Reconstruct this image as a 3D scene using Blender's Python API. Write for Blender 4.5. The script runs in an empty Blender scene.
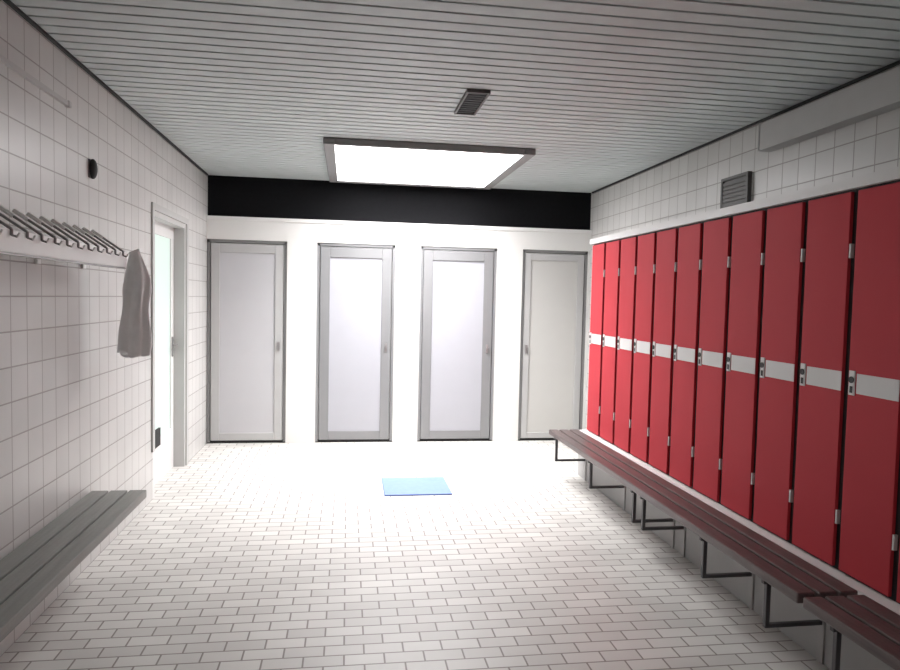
import bpy, bmesh, math, random
from mathutils import Matrix, Vector
random.seed(7)
scene=bpy.context.scene
col=scene.collection
XL,XR,YB,YF,ZC,HC=-1.41,2.61,7.22,-1.2,2.72,1.53

# ---------------------------------------------------------------- materials
def newmat(name):
    m=bpy.data.materials.new(name); m.use_nodes=True
    return m,m.node_tree,m.node_tree.nodes['Principled BSDF']
def plain(name,c,rough=.5,metal=0,noise=.08,nscale=6,bump=0.0,spec=.5,stretch=None):
    m,nt,b=newmat(name); N=nt.nodes; K=nt.links
    tc=N.new('ShaderNodeTexCoord'); n=N.new('ShaderNodeTexNoise'); n.inputs['Scale'].default_value=nscale
    n.inputs['Detail'].default_value=4
    if stretch:
        mp=N.new('ShaderNodeMapping'); mp.inputs['Scale'].default_value=stretch
        K.new(tc.outputs['Object'],mp.inputs[0]); K.new(mp.outputs[0],n.inputs['Vector'])
    else: K.new(tc.outputs['Object'],n.inputs['Vector'])
    r=N.new('ShaderNodeMixRGB'); r.inputs[1].default_value=(*[x*(1-noise) for x in c],1); r.inputs[2].default_value=(*[min(1,x*(1+noise)) for x in c],1)
    K.new(n.outputs['Fac'],r.inputs[0]); K.new(r.outputs[0],b.inputs['Base Color'])
    b.inputs['Roughness'].default_value=rough; b.inputs['Metallic'].default_value=metal
    b.inputs['Specular IOR Level'].default_value=spec
    if bump:
        bp=N.new('ShaderNodeBump'); bp.inputs['Strength'].default_value=bump; bp.inputs['Distance'].default_value=.003
        n2=N.new('ShaderNodeTexNoise'); n2.inputs['Scale'].default_value=60; K.new(tc.outputs['Object'],n2.inputs['Vector'])
        K.new(n2.outputs['Fac'],bp.inputs['Height']); K.new(bp.outputs[0],b.inputs['Normal'])
    return m
def tiles(name,axes,w,h,c1,c2,grout,mort,offset=0.,rough=.3,shift=(0,0)):
    m,nt,b=newmat(name); N=nt.nodes; K=nt.links
    tc=N.new('ShaderNodeTexCoord'); s=N.new('ShaderNodeSeparateXYZ'); cb=N.new('ShaderNodeCombineXYZ')
    K.new(tc.outputs['Object'],s.inputs[0])
    for i,a in enumerate(axes):
        ad=N.new('ShaderNodeMath'); ad.operation='ADD'; ad.inputs[1].default_value=shift[i]+30
        K.new(s.outputs[a],ad.inputs[0]); K.new(ad.outputs[0],cb.inputs[i])
    br=N.new('ShaderNodeTexBrick'); br.offset=offset; br.offset_frequency=2; br.squash=1
    br.inputs['Scale'].default_value=1; br.inputs['Brick Width'].default_value=w; br.inputs['Row Height'].default_value=h
    br.inputs['Mortar Size'].default_value=mort; br.inputs['Mortar Smooth'].default_value=.3
    br.inputs['Color1'].default_value=(*c1,1); br.inputs['Color2'].default_value=(*c2,1); br.inputs['Mortar'].default_value=(*grout,1)
    K.new(cb.outputs[0],br.inputs['Vector'])
    n=N.new('ShaderNodeTexNoise'); n.inputs['Scale'].default_value=2.2; n.inputs['Detail'].default_value=5
    K.new(tc.outputs['Object'],n.inputs['Vector'])
    mr=N.new('ShaderNodeMapRange'); mr.inputs['To Min'].default_value=.82; mr.inputs['To Max'].default_value=1.10
    K.new(n.outputs['Fac'],mr.inputs[0])
    mx=N.new('ShaderNodeMixRGB'); mx.blend_type='MULTIPLY'; mx.inputs[0].default_value=1
    K.new(br.outputs['Color'],mx.inputs[1]); K.new(mr.outputs[0],mx.inputs[2]); K.new(mx.outputs[0],b.inputs['Base Color'])
    bp=N.new('ShaderNodeBump'); bp.invert=True; bp.inputs['Strength'].default_value=.5; bp.inputs['Distance'].default_value=.003
    K.new(br.outputs['Fac'],bp.inputs['Height']); K.new(bp.outputs[0],b.inputs['Normal'])
    b.inputs['Roughness'].default_value=rough
    return m
def emit(name,c,s,base=(.9,.9,.9)):
    m,nt,b=newmat(name)
    b.inputs['Base Color'].default_value=(*base,1)
    b.inputs['Emission Color'].default_value=(*c,1); b.inputs['Emission Strength'].default_value=s
    return m

M_floor=tiles('floor_tile',('X','Y'),.17,.085,(.68,.66,.63),(.58,.56,.535),(.25,.22,.20),.0045,.5,.42)
M_wall=tiles('wall_tile_side',('Y','Z'),.15,.15,(.63,.62,.605),(.59,.58,.565),(.34,.315,.30),.0038,0,.35)
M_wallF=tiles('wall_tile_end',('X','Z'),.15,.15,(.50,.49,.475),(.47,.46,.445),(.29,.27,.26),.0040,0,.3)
M_part=plain('partition_paint',(.68,.67,.65),.5,noise=.03)
M_black=plain('black_board',(.004,.004,.005),.8,noise=.5,nscale=30,spec=.15)
M_ceil=plain('ceiling_slat_paint',(.535,.575,.57),.5,noise=.10,spec=.3,nscale=3)
M_ceilback=plain('ceiling_void',(.01,.01,.01),.9)
M_alu=plain('aluminium',(.235,.235,.24),.4,.2,.06)
M_alu2=plain('aluminium_dull',(.42,.415,.41),.5,.05,.06)
M_gap=plain('door_edge_grey',(.17,.168,.165),.5)
M_panelA=plain('door_laminate_light',(.365,.365,.395),.4,noise=.03)
M_panelB=plain('door_laminate_grey',(.46,.455,.47),.4,noise=.03)
M_panelC=plain('door_laminate_cream',(.48,.47,.45),.4,noise=.03)
M_dark=plain('dark_gap',(.012,.012,.013),.6)
M_red=plain('red_laminate',(.43,.034,.046),.7,noise=.07,nscale=3,spec=.25)
M_lockbody=plain('locker_carcass',(.012,.011,.012),.6)
M_white=plain('white_plastic',(.72,.71,.70),.4,noise=.03)
M_ledge=plain('pale_metal_strip',(.58,.57,.56),.45,noise=.05)
M_lockmetal=plain('lock_metal',(.35,.33,.33),.35,.6)
M_benchD=plain('dark_wood',(.095,.070,.068),.34,noise=.6,nscale=5,bump=.2,stretch=(12,.8,12))
M_benchG=plain('grey_slat_wood',(.22,.22,.205),.5,noise=.25,nscale=5,bump=.2,stretch=(12,.8,12))
M_steel=plain('steel_bracket',(.10,.095,.10),.4,.5)
M_hook=plain('hook_metal',(.30,.29,.29),.35,.4)
M_rail=plain('rail_enamel',(.78,.77,.76),.4)
M_cloth=plain('grey_cloth',(.80,.79,.79),.9,noise=.10,nscale=20,bump=.4)
M_blue=plain('blue_rubber',(.155,.235,.54),.6,noise=.12,nscale=30)
M_frame=plain('luminaire_frame',(.22,.215,.215),.5)
M_light=emit('diffuser_panel',(1,.99,1.0),12.0)
M_glassglow=emit('frosted_pane_glow',(.82,.92,.87),.55,(.32,.40,.36))  # pane emits by itself, imitating light from behind the door
M_jamb=plain('jamb_paint',(.50,.495,.485),.4)
M_duct=plain('duct_paint',(.46,.455,.45),.5)
M_plinth=plain('plinth_grey',(.40,.39,.385),.6)  # greyed to paint in the shade under the benches
M_vent=plain('vent_grey',(.10,.095,.09),.5)

# ---------------------------------------------------------------- builders
def bx(bm,a,b,mi=0,rot=None):
    x0,y0,z0=a; x1,y1,z1=b
    vs=[bm.verts.new(v) for v in [(x0,y0,z0),(x1,y0,z0),(x1,y1,z0),(x0,y1,z0),(x0,y0,z1),(x1,y0,z1),(x1,y1,z1),(x0,y1,z1)]]
    for f in [(0,3,2,1),(4,5,6,7),(0,1,5,4),(1,2,6,5),(2,3,7,6),(3,0,4,7)]:
        fc=bm.faces.new([vs[i] for i in f]); fc.material_index=mi
def tube(bm,p0,p1,r,seg=10,mi=0):
    p0=Vector(p0);p1=Vector(p1);d=p1-p0
    q=d.to_track_quat('Z','Y').to_matrix().to_4x4()
    res=bmesh.ops.create_cone(bm,cap_ends=True,segments=seg,radius1=r,radius2=r,depth=d.length,matrix=Matrix.Translation((p0+p1)/2)@q)
    for v in res['verts']:
        for f in v.link_faces: f.material_index=mi
def obj(name,bm,mats,loc=(0,0,0),parent=None,bevel=0,smooth=False):
    me=bpy.data.meshes.new(name); bmesh.ops.recalc_face_normals(bm,faces=bm.faces); bm.to_mesh(me); bm.free()
    for m in (mats if isinstance(mats,list) else [mats]): me.materials.append(m)
    if smooth:
        for p in me.polygons: p.use_smooth=True
    o=bpy.data.objects.new(name,me); o.location=loc; col.objects.link(o)
    if parent: o.parent=parent
    if bevel:
        md=o.modifiers.new('bevel','BEVEL'); md.width=bevel; md.segments=2; md.limit_method='ANGLE'
    return o
def boxes(name,lst,mats,**k):
    bm=bmesh.new()
    for t in lst: bx(bm,t[0],t[1],t[2] if len(t)>2 else 0)
    return obj(name,bm,mats,**k)
def empty(name,loc,label,cat,group=None):
    o=bpy.data.objects.new(name,None); o.empty_display_size=.1; o.location=loc; col.objects.link(o)
    o['label']=label; o['category']=cat
    if group: o['group']=group
    return o
def tag(o,label,cat,group=None):
    o['label']=label; o['category']=cat
    if group: o['group']=group
def struct(o,label):
    o['kind']='structure'; o['label']=label; o['category']=o.name.split('_')[0]
def kids(o): return [c for c in bpy.data.objects if c.parent==o]
def copytree(o,loc,parent=None):
    n=o.copy(); 
    if parent is None: n.location=loc
    else: n.parent=parent
    col.objects.link(n)
    for c in kids(o): copytree(c,None,n)
    return n

# ---------------------------------------------------------------- shell
struct(boxes('floor',[((XL-.3,YF-.1,-.1),(XR+.1,YB+.2,0))],M_floor),'off-white small rectangular tiles in running bond')
o1,o2,oz=5.30,6.32,2.13
struct(boxes('wall_left',[((XL-.15,YF,0),(XL,o1,ZC)),((XL-.15,o2,0),(XL,YB+.2,ZC)),((XL-.15,o1,oz),(XL,o2,ZC))],M_wall),'pale square-tiled wall with grey grout')
struct(boxes('wall_right',[((XR,YF,0),(XR+.1,YB+.2,ZC))],M_wall),'pale square-tiled wall with grey grout')
struct(boxes('wall_front',[((XL-.15,YF-.1,0),(XR+.1,YF,ZC))],M_wallF),'pale square-tiled end wall')
doors=[(-1.405,-.62),(-.32,.485),(.75,1.57),(1.85,2.58)]
DT=2.08; PT=2.31
L=[((XL,YB+.09,0),(XR,YB+.2,ZC))]
edges=[XL]+[v for d in doors for v in d]+[XR]
for i in range(0,len(edges),2):
    if edges[i+1]-edges[i]>.02: L.append(((edges[i],YB,0),(edges[i+1],YB+.09,DT)))
L.append(((XL,YB,DT),(XR,YB+.09,PT)))
struct(boxes('wall_back',L,M_part),'white cubicle partition wall with four doorways')
struct(boxes('trim_1',[((XL,YB+.05,PT),(XR,YB+.09,ZC))],M_black),'black board band above the cubicles')
struct(boxes('trim_2',[((XL,YB-.012,PT-.035),(XR,YB,PT))],M_white),'pale cap strip along the partition top')
L=[((XL-.15,YF-.1,ZC+.03),(XR+.1,YB+.2,ZC+.12),1)]
y=YF
while y<YB+.05:
    L.append(((XL,y+.009,ZC),(XR,min(y+.091,YB+.05),ZC+.03),0)); y+=.1
struct(boxes('ceiling',L,[M_ceil,M_ceilback]),'pale grey linear metal slat ceiling with dark joints')
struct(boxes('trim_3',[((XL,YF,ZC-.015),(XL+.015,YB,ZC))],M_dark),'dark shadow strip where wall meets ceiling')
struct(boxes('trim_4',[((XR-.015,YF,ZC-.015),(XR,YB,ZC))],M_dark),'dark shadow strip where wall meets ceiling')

# cubicle doors
def cub(n,x0,x1,panel,frm,fw,label,hs,rim):
    w=x1-x0; D=boxes('door_%d'%n,[((0,0,.015),(.028,.05,DT)),((w-.028,0,.015),(w,.05,DT)),((0,0,DT-.03),(w,.05,DT))],rim,loc=(x0,YB+.012,0))
    struct(D,label)
    a,b=.034,w-.034; z0,z1=.03,DT-.036
    boxes('leaf_frame',[((a,.008,z0),(a+fw,.045,z1)),((b-fw,.008,z0),(b,.045,z1)),((a+fw,.008,z0),(b-fw,.045,z0+fw*.9)),((a+fw,.008,z1-fw*1.1),(b-fw,.045,z1))],frm,parent=D,bevel=.004)
    boxes('door_panel',[((a+fw,.020,z0+fw*.9),(b-fw,.04,z1-fw*1.1))],panel,parent=D)
    bm=bmesh.new(); hx=b-fw*.5 if hs>0 else a+fw*.5
    bx(bm,(hx-.012,-.001,.96),(hx+.012,.008,1.05)); tube(bm,(hx,-.025,1.02),(hx,.0,1.02),.008); tube(bm,(hx,-.030,1.02),(hx,-.02,1.02),.013,14)
    obj('door_knob',bm,M_lockmetal,parent=D)
    boxes('threshold_gap',[((0,.03,0),(w,.06,.03))],M_dark,parent=D)
cub(1,*doors[0],M_panelB,M_alu2,.085,'grey framed cubicle door beside the tiled wall',1,M_gap)
cub(2,*doors[1],M_panelA,M_alu,.10,'pale cubicle door in aluminium frame, closed',1,M_alu)
cub(3,*doors[2],M_panelA,M_alu,.10,'pale cubicle door in aluminium frame, closed',1,M_alu)
cub(4,*doors[3],M_panelC,M_alu2,.07,'cream-grey framed cubicle door partly behind the lockers',-1,M_gap)

# side door in left wall
D=boxes('door_5',[((-.15,0,0),(.0,.04,.36),1),((-.15,0,.36),(.0,.04,oz)),((-.15,o2-o1-.04,0),(.0,o2-o1,oz)),((-.15,.04,oz-.04),(.0,o2-o1-.04,oz)),  # near jamb white and its trim cut off low down, painting in glare
  ((0,-.05,.36),(.014,.0,oz+.05)),((0,0,oz),(.014,o2-o1+.05,oz+.05)),((0,o2-o1,0),(.014,o2-o1+.05,oz))],[M_jamb,M_white],loc=(XL,o1,0))
struct(D,'white side door with frosted glass pane in deep frame')
w=o2-o1
boxes('leaf_frame',[((-.13,.04,0),(-.09,.14,oz-.04)),((-.13,w-.13,0),(-.09,w-.04,oz-.04)),((-.13,.14,0),(-.09,w-.13,.36)),((-.13,.14,oz-.14),(-.09,w-.13,oz-.04))],M_white,parent=D)
boxes('glass_pane',[((-.12,.14,.36),(-.10,w-.13,oz-.14))],M_glassglow,parent=D)
boxes('kick_vent',[((-.09,.22,.30),(-.075,.50,.44))],M_dark,parent=D)
bm=bmesh.new(); bx(bm,(-.09,w-.11,.98),(-.08,w-.07,1.15)); tube(bm,(-.09,w-.09,1.08),(-.05,w-.09,1.08),.008); tube(bm,(-.05,w-.09,1.08),(-.05,w-.2,1.08),.009)
obj('handle',bm,M_lockmetal,parent=D)

# ---------------------------------------------------------------- lockers
LX,ZB,ZT,P=2.10,.40,2.03,.314
plinth=boxes('locker_plinth',[((2.04,.6,0),(XR-.002,5.80,ZB-.016),0),((2.04,.6,ZB-.016),(XR-.002,5.80,ZB),1)],[M_plinth,M_white])
tag(plinth,'white-topped plinth carrying the lockers, front greyed as bench shade','plinth')
def locker(loc):
    E=empty('locker',loc,'red locker with white band and small lock','locker','red lockers in a row')
    H=ZT-ZB; p=P
    boxes('body',[((.008,-p+.001,0),(.50,-p+.018,H)),((.008,-.018,0),(.50,-.001,H)),((.48,-p+.018,0),(.50,-.018,H)),
        ((.008,-p+.018,H-.02),(.48,-.018,H)),((.008,-p+.018,0),(.48,-.018,.02)),((.012,-p+.018,.02),(.02,-.018,H-.02))],M_lockbody,parent=E)
    d=boxes('door',[((-.008,-p+.018,.012),(.008,-.022,H-.012))],M_red,parent=E,bevel=.002)
    boxes('label_strip',[((-.010,-p+.019,.775),(-.007,-.072,.858))],M_ledge,parent=d)
    boxes('lock',[((-.013,-.064,.765),(-.007,-.030,.868))],M_ledge,parent=d,bevel=.002)
    boxes('hinge',[((-.008,-p+.004,1.34),(.009,-p+.013,1.40))],M_ledge,parent=E)
    boxes('hinge',[((-.008,-p+.004,.20),(.009,-p+.013,.26))],M_ledge,parent=E)
    bm=bmesh.new(); tube(bm,(-.017,-.047,.830),(-.012,-.047,.830),.014,14); bx(bm,(-.0145,-.055,.775),(-.012,-.039,.803))
    obj('lock_cylinder',bm,M_dark,parent=d)
    return E
first=locker((LX,5.77,ZB))
for i in range(1,16): copytree(first,(LX,5.77-P*i,ZB))
led=boxes('locker_cover_board',[((LX-.02,5.77-16*P,ZT),(XR-.002,5.79,ZT+.045))],M_ledge); tag(led,'pale metal cover strip along the locker tops','cover board')

# ---------------------------------------------------------------- right benches
def bench_r(y0,y1,br):
    E=empty('bench',(2.04,y0,0),'dark wooden slatted bench on steel brackets fixed to plinth','bench','dark benches before the lockers')
    n=3; w=.078; g=.014
    bm=bmesh.new()
    for i in range(n):
        a=-.30+i*(w+g); bx(bm,(a,0,.378),(a+w,y1-y0,.42))
    obj('seat',bm,M_benchD,parent=E,bevel=.006)
    for yb in br:
        bm=bmesh.new(); q=yb-y0; t=.010
        bx(bm,(-.29,q-t,.358),(-.0005,q+t,.377)); bx(bm,(-.275,q-t,.185),(-.255,q+t,.358)); bx(bm,(-.275,q-t,.168),(-.008,q+t,.185))
        bx(bm,(-.008,q-.02,.0),(-.0005,q+.02,.22),1)
        obj('bracket',bm,[M_steel,M_plinth],parent=E,bevel=.002)
bench_r(2.38,5.72,[5.6,4.76,3.99,3.85,3.14,2.62]); bench_r(.85,2.35,[2.2,1.6,1.0])

# left bench
E=empty('bench',(XL,1.0,0),'grey slatted bench along the tiled wall','bench')
bm=bmesh.new()
for i in range(3): bx(bm,(.012+i*.101,0,.375),(.012+i*.101+.090,3.03,.42))
obj('seat',bm,M_benchG,parent=E,bevel=.005)
for q in (.15,.8,1.5):
    bm=bmesh.new(); bx(bm,(.002,q-.015,.345),(.26,q+.015,.374)); bx(bm,(.002,q-.015,.0),(.03,q+.015,.345)); tube(bm,(.02,q,.17),(.21,q,.35),.011)
    obj('bracket',bm,M_steel,parent=E)

# ---------------------------------------------------------------- coat rail
E=empty('coat_rack',(XL,1.4,1.68),'pale wall-mounted coat rail with a row of metal hooks','coat rack')
boxes('rail',[((.175,0,-.018),(.20,2.62,.068))],M_rail,parent=E,bevel=.004)
boxes('rail_underside',[((.170,0,-.025),(.201,2.62,-.0185))],M_hook,parent=E)
for q in (.1,1.1,2.0,2.55):
    boxes('bracket',[((.001,q-.012,.01),(.175,q+.012,.03)),((.001,q-.02,-.03),(.012,q+.02,.08))],M_rail,parent=E)
def hook(q):
    bm=bmesh.new()
    pts=[(.203,.0,.045),(.203,0,.068),(.055,.0,.168)]
    for a,b in zip(pts,pts[1:]): tube(bm,a,b,.0055,8)
    tube(bm,(.10,0,.1375),(.045,0,.175),.009,8,1)
    tube(bm,(.203,0,.046),(.222,0,.040),.004,8); tube(bm,(.222,0,.040),(.230,0,.056),.004,8,1)
    o=obj('hook',bm,[M_hook,M_rail],parent=E); o.location=(0,q,0); return o
h0=hook(.06)
for i in range(1,21):
    c=h0.copy(); c.location=(0,.06+i*.125,0); col.objects.link(c)

# hanging cloth
bm=bmesh.new(); nu,nv=48,40; ring=[]
for j in range(nv+1):
    t=j/nv
    s=min(1,t*2.4); s=s*s*(3-2*s)
    wd=.026+.045*s+.009*math.sin(t*9); dp=.016+.026*s
    row=[]
    for i in range(nu):
        a=2*math.pi*i/nu
        fold=1+.20*math.sin(5*a+t*2.2)*min(1,t*2+.25)+.09*math.sin(9*a-t*3)*t
        x=math.cos(a)*wd*fold+.014*math.sin(t*3.2)-.006*t; yy=math.sin(a)*dp*fold+.008*math.sin(t*7)
        z=-t*.58+(.016*math.sin(2*a+.6)+.008*math.sin(5*a))*t**6+.012*(1-t)*math.cos(a)
        row.append(bm.verts.new((x,yy,z)))
    ring.append(row)
for j in range(nv):
    for i in range(nu): bm.faces.new((ring[j][i],ring[j][(i+1)%nu],ring[j+1][(i+1)%nu],ring[j+1][i]))
bm.faces.new(ring[0]); bm.faces.new(ring[-1][::-1])
cl=obj('towel',bm,M_cloth,loc=(XL+.225,4.075,1.76),smooth=True); tag(cl,'grey cloth hanging from the end coat hook','towel')

# ---------------------------------------------------------------- floor mat
mat=boxes('bath_mat',[((0,0,0),(.53,.51,.012))],M_blue,loc=(.30,5.24,.0),bevel=.004); tag(mat,'small square light blue rubber mat on the tiles','mat')

# ---------------------------------------------------------------- ceiling luminaire
E=empty('ceiling_light',(-.2,5.30,ZC),'large square bright panel light in grey frame','ceiling light')
W,Dp,f=1.64,1.76,.085
boxes('frame',[((0,0,-.05),(f,Dp,0)),((W-f,0,-.05),(W,Dp,0)),((f,0,-.05),(W-f,f*.5,0)),((f,Dp-f,-.05),(W-f,Dp,0))],M_frame,parent=E,bevel=.006)
boxes('diffuser',[((f,f*.5,-.040),(W-f,Dp-f,-.005))],M_light,parent=E)
E=empty('ceiling_vent',(.65,3.90,ZC),'small dark rectangular vent with thin rim','vent')
boxes('rim',[((0,0,-.02),(.012,.48,0)),((.123,0,-.02),(.135,.48,0)),((.012,0,-.02),(.123,.012,0)),((.012,.468,-.02),(.123,.48,0))],M_vent,parent=E)
L=[((.012,.012,-.010),(.123,.468,0))]+[((.012,.03+i*.045,-.014),(.123,.05+i*.045,-.010)) for i in range(10)]
boxes('louvre',L,M_dark,parent=E)
E=empty('wall_vent',(XR,4.22,2.19),'grey ventilation grille on the tiled wall','vent')
boxes('frame',[((-.03,0,0),(-.001,.33,.02)),((-.03,0,.2),(-.001,.33,.22)),((-.03,0,.02),(-.001,.02,.2)),((-.03,.31,.02),(-.001,.33,.2))],M_vent,parent=E)
boxes('louvre',[((-.026,.02,.022+i*.028),(-.014,.31,.045+i*.028)) for i in range(6)]+[((-.016,.02,.02),(-.001,.31,.2))],M_vent,parent=E)
o=boxes('cable_duct',[((-.085,0,0),(-.001,3.6,.16)),((-.09,-.0,-.006),(-.001,3.6,0)),((-.09,3.6,-.006),(-.001,3.61,.165))],M_duct,loc=(XR,.42,2.50),bevel=.0); tag(o,'pale boxed duct high on the tiled wall','duct')
o=boxes('cable_cover',[((0,0,0),(.018,2.3,.022)),((0,2.28,-.004),(.022,2.31,.026))],M_jamb,loc=(XL,1.45,2.45)); tag(o,'thin pale cable cover on the tiled wall','cable cover')
E=empty('wall_sensor',(XL,4.07,2.2),'small black oval sensor on the tiled wall','sensor')
bm=bmesh.new(); bmesh.ops.create_uvsphere(bm,u_segments=16,v_segments=10,radius=1,matrix=Matrix.Translation((.015,0,0))@Matrix.Diagonal((.022,.032,.055,1)))
for v in bm.verts:
    if v.co.x<.001: v.co.x=.001
obj('housing',bm,M_dark,parent=E,smooth=True)
boxes('back_plate',[((.0,-.028,-.05),(.006,.028,.05))],M_vent,parent=E)

# ---------------------------------------------------------------- lights
def area(name,loc,sx,sy,pw,c,spread=180):
    l=bpy.data.lights.new(name,'AREA'); l.shape='RECTANGLE'; l.size=sx; l.size_y=sy; l.energy=pw; l.color=c; l.spread=math.radians(spread)
    o=bpy.data.objects.new(name,l); o.location=loc; col.objects.link(o); return o
area('panel_lamp',(.62,6.17,ZC-.043),1.44,1.58,82,(1,.995,1),120)
area('rear_ceiling_lamp',(.6,.0,ZC-.05),1.2,.6,13,(1,.99,.98))  # invented fill light, unseen behind the camera, brightens the near end
w=bpy.data.worlds.new('w'); scene.world=w; w.use_nodes=True; w.node_tree.nodes['Background'].inputs[0].default_value=(.5,.5,.55,1); w.node_tree.nodes['Background'].inputs[1].default_value=.3

# ---------------------------------------------------------------- camera
yaw,pitch,roll=.1483,.0523,.0221
f=Vector((math.sin(yaw)*math.cos(pitch),math.cos(yaw)*math.cos(pitch),-math.sin(pitch)))
r=Vector((math.cos(yaw),-math.sin(yaw),0)); u=r.cross(f)
c,s=math.cos(roll),math.sin(roll)
r2=c*r+s*u; u2=-s*r+c*u
cam=bpy.data.cameras.new('camera'); cam.sensor_width=36; cam.lens=687.66/900*36; cam.clip_start=.02
co=bpy.data.objects.new('camera',cam); col.objects.link(co)
m=Matrix((( r2.x,u2.x,-f.x,0),(r2.y,u2.y,-f.y,0),(r2.z,u2.z,-f.z,HC),(0,0,0,1)))
co.matrix_world=m; scene.camera=co
scene.view_settings.view_transform='Standard'; scene.view_settings.look='None'; scene.view_settings.exposure=0
